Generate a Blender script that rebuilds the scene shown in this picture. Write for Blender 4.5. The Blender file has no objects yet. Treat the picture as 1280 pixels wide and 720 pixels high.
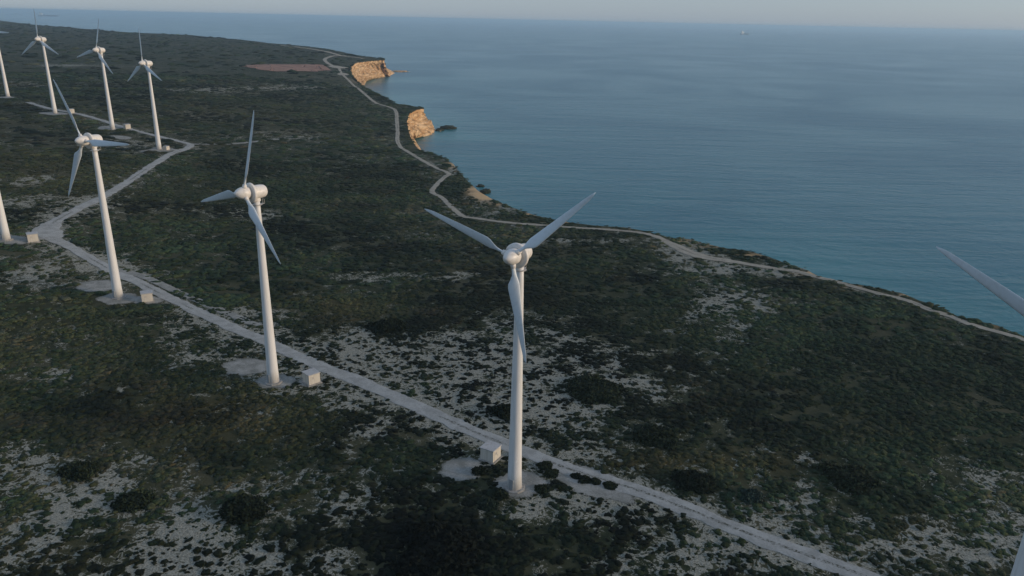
import bpy, bmesh, math, random, time
import numpy as np
from mathutils import Vector, Matrix
from mathutils.geometry import delaunay_2d_cdt
random.seed(7); RNG = np.random.default_rng(11)
sc = bpy.context.scene; COL = sc.collection
R = math.radians
# ------------------------------------------------------------------ camera
F_PX = 950.0; PITCH = math.atan(335/950.0); ROLL = R(1.25); HCAM = 81.0
SEA = -20.0
CAM = np.array([0.0, 0.0, HCAM])
cr, sr_ = math.cos(ROLL), math.sin(ROLL); cp, sp = math.cos(PITCH), math.sin(PITCH)
def ray(px, py):
    x = px-640.0; y = 360.0-py
    xr = x*cr-y*sr_; yr = x*sr_+y*cr
    d = np.array([xr, F_PX*cp+yr*sp, -F_PX*sp+yr*cp]); return d/np.linalg.norm(d)
cam_d = bpy.data.cameras.new('camera'); cam = bpy.data.objects.new('camera', cam_d); COL.objects.link(cam)
cam_d.sensor_width = 36; cam_d.lens = F_PX/1280*36; cam_d.clip_start = 1; cam_d.clip_end = 120000
U = Vector((0, sp, cp)); Fw = Vector((0, cp, -sp)); Xw = Vector((1, 0, 0))
rt = Xw*cr+U*sr_; up = -Xw*sr_+U*cr
M = Matrix((( rt.x, up.x, -Fw.x, 0), (rt.y, up.y, -Fw.y, 0), (rt.z, up.z, -Fw.z, HCAM), (0, 0, 0, 1)))
cam.matrix_world = M; sc.camera = cam
# ------------------------------------------------------------------ light
SUN_AZ, SUN_EL = R(100), R(12)
w = bpy.data.worlds.new('World'); sc.world = w; w.use_nodes = True
nt = w.node_tree; bg = nt.nodes['Background']
sky = nt.nodes.new('ShaderNodeTexSky'); sky.sky_type = 'NISHITA'; sky.sun_disc = False
sky.sun_elevation = SUN_EL; sky.sun_rotation = SUN_AZ
sky.altitude = 80; sky.air_density = 1.0; sky.dust_density = 0.8; sky.ozone_density = 3.0
veil = nt.nodes.new('ShaderNodeMix'); veil.data_type = 'RGBA'; veil.inputs[0].default_value = 0.68; veil.inputs[7].default_value = (1.66, 2.12, 2.82, 1)   # thin even high cloud
nt.links.new(sky.outputs[0], veil.inputs[6]); nt.links.new(veil.outputs[2], bg.inputs[0]); bg.inputs[1].default_value = 0.13
sd = bpy.data.lights.new('sun', 'SUN'); sd.energy = 1.6; sd.angle = R(14); sd.color = (1.0, 0.79, 0.56)
so = bpy.data.objects.new('sun', sd); COL.objects.link(so)
sv = Vector((math.sin(SUN_AZ)*math.cos(SUN_EL), math.cos(SUN_AZ)*math.cos(SUN_EL), math.sin(SUN_EL)))
so.rotation_euler = sv.to_track_quat('Z', 'Y').to_euler(); so.location = (300, 0, 300)
sc.view_settings.view_transform = 'Standard'; sc.view_settings.look = 'None'
sc.view_settings.exposure = 0.52; sc.view_settings.gamma = 1; sc.view_settings.use_curve_mapping = False
sc.cycles.use_denoising = True
sc.cycles.max_bounces = 5; sc.cycles.volume_bounces = 1
# ------------------------------------------------------------------ noise
def _hash(ix, iy, seed):
    n = (ix.astype(np.int64)*374761393 + iy.astype(np.int64)*668265263 + seed*1442695041) & 0xffffffff
    n = ((n ^ (n >> 13))*1274126177) & 0xffffffff
    return ((n ^ (n >> 16)) & 0xffffff)/float(0xffffff)
def vnoise(x, y, seed=0):
    x = np.asarray(x, float); y = np.asarray(y, float)
    ix = np.floor(x); iy = np.floor(y); fx = x-ix; fy = y-iy
    fx = fx*fx*(3-2*fx); fy = fy*fy*(3-2*fy); ix = ix.astype(np.int64); iy = iy.astype(np.int64)
    a = _hash(ix, iy, seed); b = _hash(ix+1, iy, seed); c = _hash(ix, iy+1, seed); d = _hash(ix+1, iy+1, seed)
    return (a*(1-fx)+b*fx)*(1-fy)+(c*(1-fx)+d*fx)*fy
def fbm(x, y, seed=0, octv=4):
    s = 0; a = 0.5; t = 0
    for k in range(octv):
        s = s+a*vnoise(x*2**k, y*2**k, seed+k*17); t += a; a *= 0.5
    return s/t
# ------------------------------------------------------------------ terrain height
_GX = np.array([-1e6, 20, 50, 104, 164, 213, 267, 700, 1500, 3000, 1e6]); _GY = np.array([0, 0, .4, 3.2, 9.5, 14.5, 19, 29, 36, 42, 42])
_tx = np.arange(-100, 4000, 2.0); _ty = np.interp(_tx, _GX, _GY); _k = np.ones(21)/21; _ty = np.convolve(np.pad(_ty, 10, 'edge'), _k, 'valid')
def hgt(x, y):
    x = np.asarray(x, float); y = np.asarray(y, float)
    g = np.interp(-x-0.05*y, _tx, _ty)
    D = np.hypot(x, y); am = np.clip(D/600, 0.35, 2.0)
    return g + am*(fbm(x/90+3, y/90+9, 5, 3)-0.5)*1.6 + 4.1*np.exp(-((x-61.5)**2+(y-74.5)**2)/150.0)
def land(px, py):
    d = ray(px, py); s = np.arange(70, 7000, 1.0)
    P = CAM[None]+s[:, None]*d[None]
    ok = np.nonzero(P[:, 2] <= hgt(P[:, 0], P[:, 1]))[0]
    if len(ok) == 0:
        q = P[-1]; return np.array([q[0], q[1], float(hgt(q[0], q[1]))])
    i = ok[0]
    lo, hi = s[max(i-1, 0)], s[i]
    for _ in range(12):
        m = (lo+hi)/2; q = CAM+m*d
        if q[2] <= hgt(q[0], q[1]): hi = m
        else: lo = m
    return CAM+hi*d
def onsea(px, py, z=SEA):
    d = ray(px, py); return CAM+d*((z-HCAM)/d[2])
# ------------------------------------------------------------------ object helpers
def tag(o, label=None, cat=None, group=None, kind=None):
    if label: o['label'] = label
    if cat: o['category'] = cat
    if group: o['group'] = group
    if kind: o['kind'] = kind
    return o
def mesh_obj(name, verts, faces, mat, parent=None, smooth=False):
    me = bpy.data.meshes.new(name); me.from_pydata([tuple(v) for v in verts], [], [tuple(f) for f in faces]); me.update()
    if smooth: me.polygons.foreach_set('use_smooth', [True]*len(me.polygons))
    me.materials.append(mat); o = bpy.data.objects.new(name, me); COL.objects.link(o)
    if parent: o.parent = parent
    return o
def tri_mesh(name, V, T, mat, smooth=False):
    me = bpy.data.meshes.new(name); V = np.ascontiguousarray(V, np.float32); T = np.ascontiguousarray(T, np.int32)
    me.vertices.add(len(V)); me.vertices.foreach_set('co', V.ravel())
    me.loops.add(T.size); me.loops.foreach_set('vertex_index', T.ravel())
    me.polygons.add(len(T)); me.polygons.foreach_set('loop_start', np.arange(0, T.size, 3, dtype=np.int32))
    me.polygons.foreach_set('loop_total', np.full(len(T), 3, np.int32))
    me.update(calc_edges=True)
    if smooth: me.polygons.foreach_set('use_smooth', np.ones(len(T), bool))
    me.materials.append(mat); o = bpy.data.objects.new(name, me); COL.objects.link(o); return o
def vattr(o, name, arr):
    a = o.data.attributes.new(name, 'FLOAT_COLOR', 'POINT'); arr = np.asarray(arr, np.float32)
    if arr.shape[1] == 3: arr = np.c_[arr, np.ones(len(arr), np.float32)]
    a.data.foreach_set('color', np.ascontiguousarray(arr).ravel())
def empty(name, loc, rz=0):
    o = bpy.data.objects.new(name, None); COL.objects.link(o); o.location = loc; o.rotation_euler = (0, 0, rz); o.empty_display_size = 0.5; return o
def bm_obj(name, bm, mat, parent=None, smooth=False):
    me = bpy.data.meshes.new(name); bm.normal_update(); bm.to_mesh(me); bm.free()
    if smooth: me.polygons.foreach_set('use_smooth', [True]*len(me.polygons))
    me.materials.append(mat); o = bpy.data.objects.new(name, me); COL.objects.link(o)
    if parent: o.parent = parent
    return o
def box(bm, x0, x1, y0, y1, z0, z1, bev=0.0):
    r = bmesh.ops.create_cube(bm, size=1.0); vs = r['verts']
    for v in vs: v.co = Vector(((x0+x1)/2+v.co.x*(x1-x0), (y0+y1)/2+v.co.y*(y1-y0), (z0+z1)/2+v.co.z*(z1-z0)))
    if bev > 0:
        es = list({e for v in vs for e in v.link_edges}); bmesh.ops.bevel(bm, geom=es, offset=bev, segments=1, affect='EDGES')
def lathe(bm, prof, n=24, axis='Z', off=(0, 0, 0), caps=True):
    rings = []
    for (r, t) in prof:
        ring = []
        for k in range(n):
            a = 2*math.pi*k/n; c, s = r*math.cos(a), r*math.sin(a)
            p = (c, s, t) if axis == 'Z' else (c, -t, s)      # axis 'F': forward is -Y
            ring.append(bm.verts.new((p[0]+off[0], p[1]+off[1], p[2]+off[2])))
        rings.append(ring)
    for a, b in zip(rings, rings[1:]):
        for k in range(n):
            f = (a[k], a[(k+1) % n], b[(k+1) % n], b[k])
            bm.faces.new(f if axis == 'Z' else f[::-1]) if True else None
    if caps:
        bm.faces.new(rings[0][::-1]); bm.faces.new(rings[-1])
    bmesh.ops.recalc_face_normals(bm, faces=bm.faces[:])
# ------------------------------------------------------------------ materials
def new_mat(name):
    m = bpy.data.materials.new(name); m.use_nodes = True; return m, m.node_tree.nodes, m.node_tree.links, m.node_tree.nodes['Principled BSDF']
def N(nodes, t, **kw):
    n = nodes.new(t)
    for k, v in kw.items():
        if k.startswith('i_'): n.inputs[k[2:].replace('_', ' ')].default_value = v
        else: setattr(n, k, v)
    return n
def mixc(nodes, links, fac, a, b, bt='MIX'):
    n = nodes.new('ShaderNodeMix'); n.data_type = 'RGBA'; n.blend_type = bt
    for s, v in ((0, fac), (6, a), (7, b)):
        if hasattr(v, 'is_output') or isinstance(v, bpy.types.NodeSocket): links.new(v, n.inputs[s])
        else: n.inputs[s].default_value = v if s == 0 else (*v, 1)
    return n.outputs[2]
def mrange(nodes, links, v, a, b, c=0.0, d=1.0):
    n = nodes.new('ShaderNodeMapRange'); n.interpolation_type = 'SMOOTHSTEP'; links.new(v, n.inputs[0])
    for i, q in enumerate((a, b, c, d)): n.inputs[i+1].default_value = q
    return n.outputs[0]
def noise_n(nodes, links, vec, scale, detail=4, rough=0.55, dist=0.0):
    n = nodes.new('ShaderNodeTexNoise'); n.inputs['Scale'].default_value = scale; n.inputs['Detail'].default_value = detail
    n.inputs['Roughness'].default_value = rough; n.inputs['Distortion'].default_value = dist
    links.new(vec, n.inputs['Vector']); return n.outputs[0]
def math_n(nodes, links, op, a, b=None):
    n = nodes.new('ShaderNodeMath'); n.operation = op
    for i, v in enumerate((a, b)):
        if v is None: continue
        if isinstance(v, bpy.types.NodeSocket): links.new(v, n.inputs[i])
        else: n.inputs[i].default_value = v
    return n.outputs[0]
def painted(name, col, rough=0.45, dirt=0.12, streak=True):
    m, n, l, b = new_mat(name)
    g = N(n, 'ShaderNodeTexCoord'); mp = N(n, 'ShaderNodeMapping'); mp.inputs['Scale'].default_value = (1.5, 1.5, 0.12) if streak else (1, 1, 1)
    l.new(g.outputs['Object'], mp.inputs[0])
    f = noise_n(n, l, mp.outputs[0], 1.6, 5); f = mrange(n, l, f, 0.42, 0.75)
    f2 = math_n(n, l, 'MULTIPLY', f, dirt*4)
    c = mixc(n, l, f2, col, tuple(q*0.72*k for q, k in zip(col, (1.02, .98, .9))))
    l.new(c, b.inputs['Base Color']); b.inputs['Roughness'].default_value = rough
    return m
M_TOWER = painted('tower_paint', (0.74, 0.72, 0.69)); M_NAC = painted('nacelle_paint', (0.76, 0.71, 0.65), 0.4, .14, False)
M_BLADE = painted('blade_gelcoat', (0.62, 0.66, 0.68), 0.35, .10, False)
M_METAL = painted('galvanised_steel', (0.42, 0.40, 0.38), 0.5, .2, False); M_DARK = painted('dark_door_paint', (0.30, 0.31, 0.31), 0.5, .1, False)
M_SHED = painted('cream_render', (0.58, 0.53, 0.45), 0.8, .18); M_ROOF = painted('grey_roof_sheet', (0.42, 0.41, 0.40), 0.75, .2, False)
def concrete():
    m, n, l, b = new_mat('pale_concrete'); g = N(n, 'ShaderNodeNewGeometry')
    f = noise_n(n, l, g.outputs['Position'], 1.3, 6, 0.65); c = mixc(n, l, mrange(n, l, f, .3, .7), (0.36, 0.34, 0.31), (0.22, 0.21, 0.19))
    l.new(c, b.inputs['Base Color']); b.inputs['Roughness'].default_value = .9; return m
M_CONC = concrete()
def ground_mat():
    m, n, l, b = new_mat('scrubland_soil'); g = N(n, 'ShaderNodeNewGeometry'); P = g.outputs['Position']
    at = N(n, 'ShaderNodeAttribute', attribute_name='mask'); sep = N(n, 'ShaderNodeSeparateColor'); l.new(at.outputs['Color'], sep.inputs[0])
    bare, olive, red = sep.outputs
    n1 = noise_n(n, l, P, 0.16, 3, .55, 1.2); n2 = noise_n(n, l, P, 0.75, 5, .62, .8); n3 = noise_n(n, l, P, 3.5, 3, .6)
    nA = noise_n(n, l, P, 0.42, 4, .6, 1.6); nB = noise_n(n, l, P, 1.15, 3, .6, 1.0)
    ra = math_n(n, l, 'ABSOLUTE', math_n(n, l, 'SUBTRACT', nA, .5)); rb = math_n(n, l, 'ABSOLUTE', math_n(n, l, 'SUBTRACT', nB, .5))
    v = math_n(n, l, 'SUBTRACT', math_n(n, l, 'MULTIPLY', bare, .88), math_n(n, l, 'MULTIPLY', ra, 5.2)); v = math_n(n, l, 'SUBTRACT', v, math_n(n, l, 'MULTIPLY', rb, 2.2))
    v = math_n(n, l, 'ADD', v, math_n(n, l, 'MULTIPLY', math_n(n, l, 'SUBTRACT', n1, .5), 1.9)); v = math_n(n, l, 'ADD', v, math_n(n, l, 'MULTIPLY', math_n(n, l, 'SUBTRACT', n2, .5), 1.5))
    pale = mrange(n, l, v, .10, .34)
    big = noise_n(n, l, P, 0.03, 4, .6, .5); mid = noise_n(n, l, P, .3, 4, .6)
    veg = mixc(n, l, mrange(n, l, mid, .35, .65), (0.014, 0.022, 0.010), (0.046, 0.050, 0.026))
    veg = mixc(n, l, mrange(n, l, big, .42, .68), veg, (0.062, 0.060, 0.034))
    veg = mixc(n, l, math_n(n, l, 'MULTIPLY', olive, .8), veg, (0.060, 0.050, 0.020))
    soil = mixc(n, l, mrange(n, l, n3, .3, .7), (0.15, 0.148, 0.118), (0.34, 0.33, 0.275))
    c = mixc(n, l, pale, veg, soil); c = mixc(n, l, math_n(n, l, 'MULTIPLY', red, .95), c, (0.34, 0.175, 0.115))
    c = mixc(n, l, at.outputs['Alpha'], c, (0.58, 0.38, 0.20))
    l.new(c, b.inputs['Base Color']); b.inputs['Roughness'].default_value = .95; b.inputs['Specular IOR Level'].default_value = .1
    bm_ = N(n, 'ShaderNodeBump'); bm_.inputs['Strength'].default_value = .6; bm_.inputs['Distance'].default_value = .5
    l.new(math_n(n, l, 'ADD', n2, math_n(n, l, 'MULTIPLY', n3, .4)), bm_.inputs['Height']); l.new(bm_.outputs[0], b.inputs['Normal'])
    return m
M_GROUND = ground_mat()
def road_mat(name, c1, c2, sc_=1.0):
    m, n, l, b = new_mat(name); g = N(n, 'ShaderNodeNewGeometry'); P = g.outputs['Position']
    a = noise_n(n, l, P, .35*sc_, 5, .6, .5); d = noise_n(n, l, P, 2.5*sc_, 4, .65)
    f = math_n(n, l, 'ADD', math_n(n, l, 'MULTIPLY', a, .6), math_n(n, l, 'MULTIPLY', d, .4))
    c = mixc(n, l, mrange(n, l, f, .36, .64), c1, c2)
    at = N(n, 'ShaderNodeAttribute', attribute_name='mask'); sep = N(n, 'ShaderNodeSeparateColor'); l.new(at.outputs['Color'], sep.inputs[0])
    e = math_n(n, l, 'ADD', sep.outputs[0], math_n(n, l, 'MULTIPLY', math_n(n, l, 'SUBTRACT', d, .5), 1.3))
    c = mixc(n, l, mrange(n, l, e, .45, .75), c, (0.06, 0.06, 0.042))
    l.new(c, b.inputs['Base Color']); b.inputs['Roughness'].default_value = .92; b.inputs['Specular IOR Level'].default_value = .2
    bm_ = N(n, 'ShaderNodeBump'); bm_.inputs['Strength'].default_value = .4; bm_.inputs['Distance'].default_value = .1
    l.new(d, bm_.inputs['Height']); l.new(bm_.outputs[0], b.inputs['Normal']); return m
M_ROAD = road_mat('crushed_limestone', (0.25, 0.25, 0.232), (0.37, 0.368, 0.345)); M_PATH = road_mat('sandy_track', (0.27, 0.24, 0.19), (0.38, 0.34, 0.27))
M_PAD = road_mat('worn_gravel', (0.17, 0.17, 0.15), (0.31, 0.305, 0.28))
def rock_mat():
    m, n, l, b = new_mat('limestone_cliff'); g = N(n, 'ShaderNodeNewGeometry'); P = g.outputs['Position']
    mp = N(n, 'ShaderNodeMapping'); mp.inputs['Scale'].default_value = (.05, .05, .55); l.new(P, mp.inputs[0])
    s = noise_n(n, l, mp.outputs[0], 1.0, 5, .6, .6); q = noise_n(n, l, P, .22, 5, .65, .4)
    c = mixc(n, l, mrange(n, l, s, .38, .62), (0.52, 0.28, 0.115), (0.82, 0.55, 0.30))
    c = mixc(n, l, mrange(n, l, q, .52, .66), c, (0.30, 0.18, 0.09))
    at = N(n, 'ShaderNodeAttribute', attribute_name='mask'); sep = N(n, 'ShaderNodeSeparateColor'); l.new(at.outputs['Color'], sep.inputs[0])
    e = math_n(n, l, 'ADD', sep.outputs[0], math_n(n, l, 'MULTIPLY', math_n(n, l, 'SUBTRACT', q, .5), 1.2))
    c = mixc(n, l, mrange(n, l, e, .42, .58), c, (0.03, 0.036, 0.022))
    l.new(c, b.inputs['Base Color']); b.inputs['Roughness'].default_value = .9; b.inputs['Specular IOR Level'].default_value = .15
    bm_ = N(n, 'ShaderNodeBump'); bm_.inputs['Strength'].default_value = .9; bm_.inputs['Distance'].default_value = 2.0
    l.new(math_n(n, l, 'ADD', s, q), bm_.inputs['Height']); l.new(bm_.outputs[0], b.inputs['Normal']); return m
M_ROCK = rock_mat()
def foliage_mat():
    m, n, l, b = new_mat('evergreen_scrub_leaves'); g = N(n, 'ShaderNodeNewGeometry'); P = g.outputs['Position']
    at = N(n, 'ShaderNodeAttribute', attribute_name='tint'); q = noise_n(n, l, P, 2.2, 4, .7)
    c = mixc(n, l, mrange(n, l, q, .35, .65), (0.55, 0.55, 0.55), (1.35, 1.35, 1.3)); c = mixc(n, l, 1.0, at.outputs['Color'], c, 'MULTIPLY')
    l.new(c, b.inputs['Base Color']); b.inputs['Roughness'].default_value = .85; b.inputs['Specular IOR Level'].default_value = .12
    bm_ = N(n, 'ShaderNodeBump'); bm_.inputs['Strength'].default_value = .7; bm_.inputs['Distance'].default_value = .3
    l.new(q, bm_.inputs['Height']); l.new(bm_.outputs[0], b.inputs['Normal']); return m
M_LEAF = foliage_mat()
def sea_mat():
    m, n, l, b = new_mat('sea_water'); g = N(n, 'ShaderNodeNewGeometry'); P = g.outputs['Position']
    at = N(n, 'ShaderNodeAttribute', attribute_name='mask'); sep = N(n, 'ShaderNodeSeparateColor'); l.new(at.outputs['Color'], sep.inputs[0])
    big = noise_n(n, l, P, .0035, 4, .55, .8)
    c = mixc(n, l, sep.outputs[0], (0.019, 0.126, 0.152), (0.048, 0.225, 0.215)); c = mixc(n, l, mrange(n, l, big, .35, .7), c, (0.014, 0.104, 0.140))
    l.new(c, b.inputs['Base Color']); b.inputs['IOR'].default_value = 1.33; b.inputs['Specular IOR Level'].default_value = .26
    l.new(mrange(n, l, big, .3, .7, .20, .27), b.inputs['Roughness'])
    mp = N(n, 'ShaderNodeMapping'); mp.inputs['Rotation'].default_value = (0, 0, R(58)); mp.inputs['Scale'].default_value = (.012, .055, .05); l.new(P, mp.inputs[0])
    a = noise_n(n, l, mp.outputs[0], 1.0, 5, .6, .6); a2 = noise_n(n, l, P, .16, 5, .6, .3)
    h = math_n(n, l, 'ADD', math_n(n, l, 'MULTIPLY', a, 2.2), math_n(n, l, 'MULTIPLY', a2, .75))
    bm_ = N(n, 'ShaderNodeBump'); bm_.inputs['Strength'].default_value = .55; bm_.inputs['Distance'].default_value = 1.2
    l.new(h, bm_.inputs['Height']); l.new(bm_.outputs[0], b.inputs['Normal']); return m
M_SEA = sea_mat()
M_BARK = painted('dark_bark', (.06, .045, .035), .9, .2, False)
# ------------------------------------------------------------------ coastline (top edge pixel, foot pixel or None, outward width m, veg cover)
COAST = [((1280,419),None,7,.8),((1247,407),None,7,.8),((1225,402),None,7,.8),((1200,396),None,7,.8),((1172,382),None,7,.8),((1150,375),None,7,.8),((1127,365),None,7,.6),((1105,362),None,7,.8),
 ((1090,359),None,7,.8),((1060,354),None,7,.8),((1027,346),None,7,.4),((1010,338),None,8,.2),((985,331),None,8,.8),((960,321),None,8,.8),((935,314),None,8,.8),((910,310),None,8,.8),
 ((890,306),None,8,.6),((865,299),None,8,.8),((840,297),None,8,.8),((815,290),None,8,.8),((780,284),None,8,.8),((740,282),None,8,.8),((715,279),None,8,.5),((700,276),None,8,.2),
 ((680,272),None,8,.6),((660,266),None,8,.3),((640,260),None,8,.7),((622,252),None,8,.5),((600,240),(616,252),9,.1),((590,232),(604,241),9,.1),((580,222),(588,226),9,.7),((572,212),None,8,.8),((567,205),(571,208),8,.1),
 ((556,198),None,7,.8),((543,192),None,7,.8),((531,190),(537,192),7,.6),((523,187),(533,190),6,0),((518,180),(529,183),6,0),((513,171),(523,174),6,0),((510,161),(519,168.5),6,0),((509,151),(534,168.5),6,0),
 ((512,142),(546,167),6,.2),((517,138),(549,162),6,.2),((525,136.5),(546,156),6,.1),((530,135.5),(541,149),6,.3),((524,133.5),None,6,.8),((508,132),None,6,.8),((495,129.5),None,8,.8),((480,121.5),None,10,.8),((468,116),None,12,.8),
 ((460,111),None,14,.8),((452,106),None,14,.5),((445,101),(456,104),14,.42),((440,95),(460,99),14,.42),((437,89),(468,97),14,.42),((438,83),(478,96),14,.42),((443,78.5),(487,94.5),14,.3),((455,76.5),(494,92.5),14,.3),((466,75.5),(497,90.5),14,.3),((476,75),(491,87),14,.2),
 ((481,74.2),None,10,.5),((468,72.0),None,10,.7),((442,68.5),None,15,.7),((420,64),None,15,.8),((395,59.5),None,15,.8),((370,56.5),None,15,.8),((335,53.8),None,15,.8),((300,49.5),None,15,.8),((250,45),None,15,.8),
 ((200,42),None,15,.8),((150,39.5),None,15,.8),((125,37.5),None,15,.8),((85,34),None,15,.8),((45,31),None,15,.7),((0,25.5),None,15,.7),((-40,24),None,15,.7)]
pts = []; foot = []; wid = []; cov = []
ext = [(900, -900), (520, -260), (330, 60), (255, 150)]
for e in ext: pts.append((e[0], e[1])); foot.append(None); wid.append(8); cov.append(.8)
for (a, b, c_, d_) in COAST:
    q = land(*a); pts.append((q[0], q[1])); foot.append(None if b is None else tuple(onsea(*b)[:2])); wid.append(c_); cov.append(d_)
lx, ly = pts[-1]
for e in [(lx-700, ly+200), (lx-1800, ly-600), (lx-2500, ly-2600), (-3500, -1500), (-2500, -2500), (600, -2500)]: pts.append(e); foot.append(None); wid.append(10); cov.append(.8)
pts = np.array(pts, float); n0 = len(pts)
# outward normals (sea lies on the right of travel direction? -> decided by polygon orientation)
area = 0.5*np.sum(pts[:, 0]*np.roll(pts[:, 1], -1)-np.roll(pts[:, 0], -1)*pts[:, 1]); sgn = 1 if area > 0 else -1
nx = np.roll(pts, -1, 0)-np.roll(pts, 1, 0); nrm = np.stack([nx[:, 1], -nx[:, 0]], 1)*sgn; nrm /= np.linalg.norm(nrm, axis=1)[:, None]
ft = np.array([foot[i] if foot[i] is not None else pts[i]+nrm[i]*wid[i] for i in range(n0)])
# resample
ct, cf, cc = [], [], []
for i in range(n0):
    j = (i+1) % n0; L = np.linalg.norm(pts[j]-pts[i]); D = min(np.linalg.norm(pts[i]), np.linalg.norm(pts[j]))
    step = 2.0 if (D < 1700 and pts[i][1] > 0) else 30.0
    m_ = max(1, int(L/step))
    for k in range(m_):
        t = k/m_; ct.append(pts[i]*(1-t)+pts[j]*t); cf.append(ft[i]*(1-t)+ft[j]*t); cc.append(cov[i]*(1-t)+cov[j]*t)
ct = np.array(ct); cf = np.array(cf); cc = np.array(cc)
jit = (fbm(ct[:, 0]/9, ct[:, 1]/9, 3, 3)-.5)[:, None]*3.0*np.clip(np.hypot(ct[:, 0], ct[:, 1])/400, 1, 4)[:, None]; dirv = cf-ct; dl = np.linalg.norm(dirv, axis=1)[:, None]+1e-6
ct = ct+dirv/dl*jit
def inside(x, y, poly):
    x = np.asarray(x); y = np.asarray(y); r = np.zeros(x.shape, bool); px, py = poly[:, 0], poly[:, 1]; j = len(poly)-1
    for i in range(len(poly)):
        c1 = (py[i] > y) != (py[j] > y)
        if c1.any():
            xi = (px[j]-px[i])*(y-py[i])/(py[j]-py[i]+1e-12)+px[i]; r ^= c1 & (x < xi)
        j = i
    return r
def dist_to(x, y, P, cap=None):
    out = np.full(len(x), 1e9)
    for s in range(0, len(x), 4000):
        xx = x[s:s+4000, None]-P[None, :, 0]; yy = y[s:s+4000, None]-P[None, :, 1]
        out[s:s+4000] = np.sqrt((xx*xx+yy*yy).min(1))
    return out
# ------------------------------------------------------------------ roads (pixel centre lines on the ground)
MAIN = [(35,128),(62,136),(95,142),(125,150),(150,158),(175,165),(212,174),(228,178),(238,181),(233,186),(215,192),(190,207),(165,224),(140,240),(120,251),(100,260),(80,271),(65,280),(59,290),(67,299),(85,307),(105,319),(125,330),(140,339),
 (175,354),(200,367),(225,379),(250,391),(275,402),(300,414),(329,425),(351,436),(396,456),(440,473),(480,490),(520,508),(557,524),(595,541),(632,556),(681,575),(712,587),(800,614),(875,643),(950,673),(1025,700),(1085,722),(1150,750),(1230,790)]
COASTP = [(1330,445),(1275,423),(1245,414.5),(1210,404.5),(1185,394.5),(1160,386.5),(1135,376),(1110,370),(1072,360),(1047,352.5),(1017,345.5),(997,339.5),(960,334.5),(915,327),(880,321.5),(860,315),(840,305.5),(820,296),(800,291),(765,287.5),
 (715,284.5),(677,281.5),(640,279),(590,272.5),(580,271),(565,260),(552,247),(540,240),(545,232),(555,222),(561,217.5),(545,210),(530,202),(517,194),(502,185),(497,177),(497,165),(496,150),(494,138),(485,133.5),(470,129),(455,117),(442,107),(433,98),(427,92),(424,86)]
FARP = [(424,86),(415,82),(406,75),(415,70.5),(432,70)]; FARC = [(455,73.5),(445,72),(427,70),(407,64.5),(382,60.5),(352,57)]
SPURS = [([(240,180.5),(290,180),(340,175),(372,173)], 1.6), ([(150,338),(185,348),(215,362),(250,377),(290,394),(325,408)], 1.4), ([(40,299),(56,296)], 3), ([(175,190),(205,187),(222,188)], 2.0)]
def world_path(px, step=1.0):
    P = np.array([land(*p)[:2] for p in px]); out = []
    for i in range(len(P)-1):          # Catmull-Rom
        p0 = P[max(i-1, 0)]; p1 = P[i]; p2 = P[i+1]; p3 = P[min(i+2, len(P)-1)]
        m_ = max(2, int(np.linalg.norm(p2-p1)/step))
        a_ = np.linalg.norm(p2-p1)
        t1 = (p2-p0)/(np.linalg.norm(p2-p0)+1e-9)*a_; t2 = (p3-p1)/(np.linalg.norm(p3-p1)+1e-9)*a_
        for k in range(m_):
            t = k/m_; out.append((2*t**3-3*t**2+1)*p1+(t**3-2*t**2+t)*t1+(-2*t**3+3*t**2)*p2+(t**3-t**2)*t2)
    out.append(P[-1]); return np.array(out)
def lift(x, y): return 0.05+np.hypot(x, y)*0.00035
def ribbon(name, C, halfw, mat, seed, extra=None, ruts=True):
    nrm_ = np.gradient(C, axis=0); nrm_ /= np.linalg.norm(nrm_, axis=1)[:, None]+1e-9; nv = np.stack([nrm_[:, 1], -nrm_[:, 0]], 1)
    L = np.r_[0, np.cumsum(np.linalg.norm(np.diff(C, axis=0), axis=1))]
    hw = np.full(len(C), float(halfw)) if np.isscalar(halfw) else halfw
    cols = [-1, -.82, -.45, -.12, .12, .45, .82, 1]; V = []; mk = []
    wl = hw*(1+.45*(fbm(L/2.6, L*0+1, seed, 3)-.5)*2*.6); wr = hw*(1+.45*(fbm(L/2.6, L*0+7, seed+9, 3)-.5)*2*.6)
    for c in cols:
        ww = wl if c < 0 else wr; p = C+nv*(c*ww)[:, None]
        z = hgt(p[:, 0], p[:, 1])+lift(p[:, 0], p[:, 1])-(.045 if abs(c) == 1 else 0)
        V.append(np.c_[p, z]); ridge = (np.clip((fbm(L/14, L*0, seed+31, 2)-.40)*4, 0, 1)*.58 if abs(c) < .2 and ruts else L*0)
        mk.append(np.maximum(ridge, .62 if abs(c) == 1 else 0.0)*np.ones(len(C)))
    V = np.stack(V, 1); mk = np.stack(mk, 1); n_, k_ = V.shape[:2]; idx = np.arange(n_*k_).reshape(n_, k_)
    a = idx[:-1, :-1].ravel(); b = idx[1:, :-1].ravel(); c = idx[1:, 1:].ravel(); d = idx[:-1, 1:].ravel()
    o = tri_mesh(name, V.reshape(-1, 3), np.r_[np.c_[a, d, c], np.c_[a, c, b]], mat, True)
    m3 = mk.reshape(-1); vattr(o, 'mask', np.c_[m3, m3*0, m3*0]); tag(o, kind='structure'); return o
C_main = world_path(MAIN); C_coast = world_path(COASTP); C_far = world_path(FARP, 2); C_farc = world_path(FARC, 3)
hw = np.full(len(C_main), 2.0); Lm = np.hypot(C_main[:, 0]-land(60, 290)[0], C_main[:, 1]-land(60, 290)[1]); hw += 2.6*np.exp(-(Lm/9)**2)
o = ribbon('road', C_main, hw, M_ROAD, 1); o['label'] = 'pale gravel service road running past the turbines'
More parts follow.
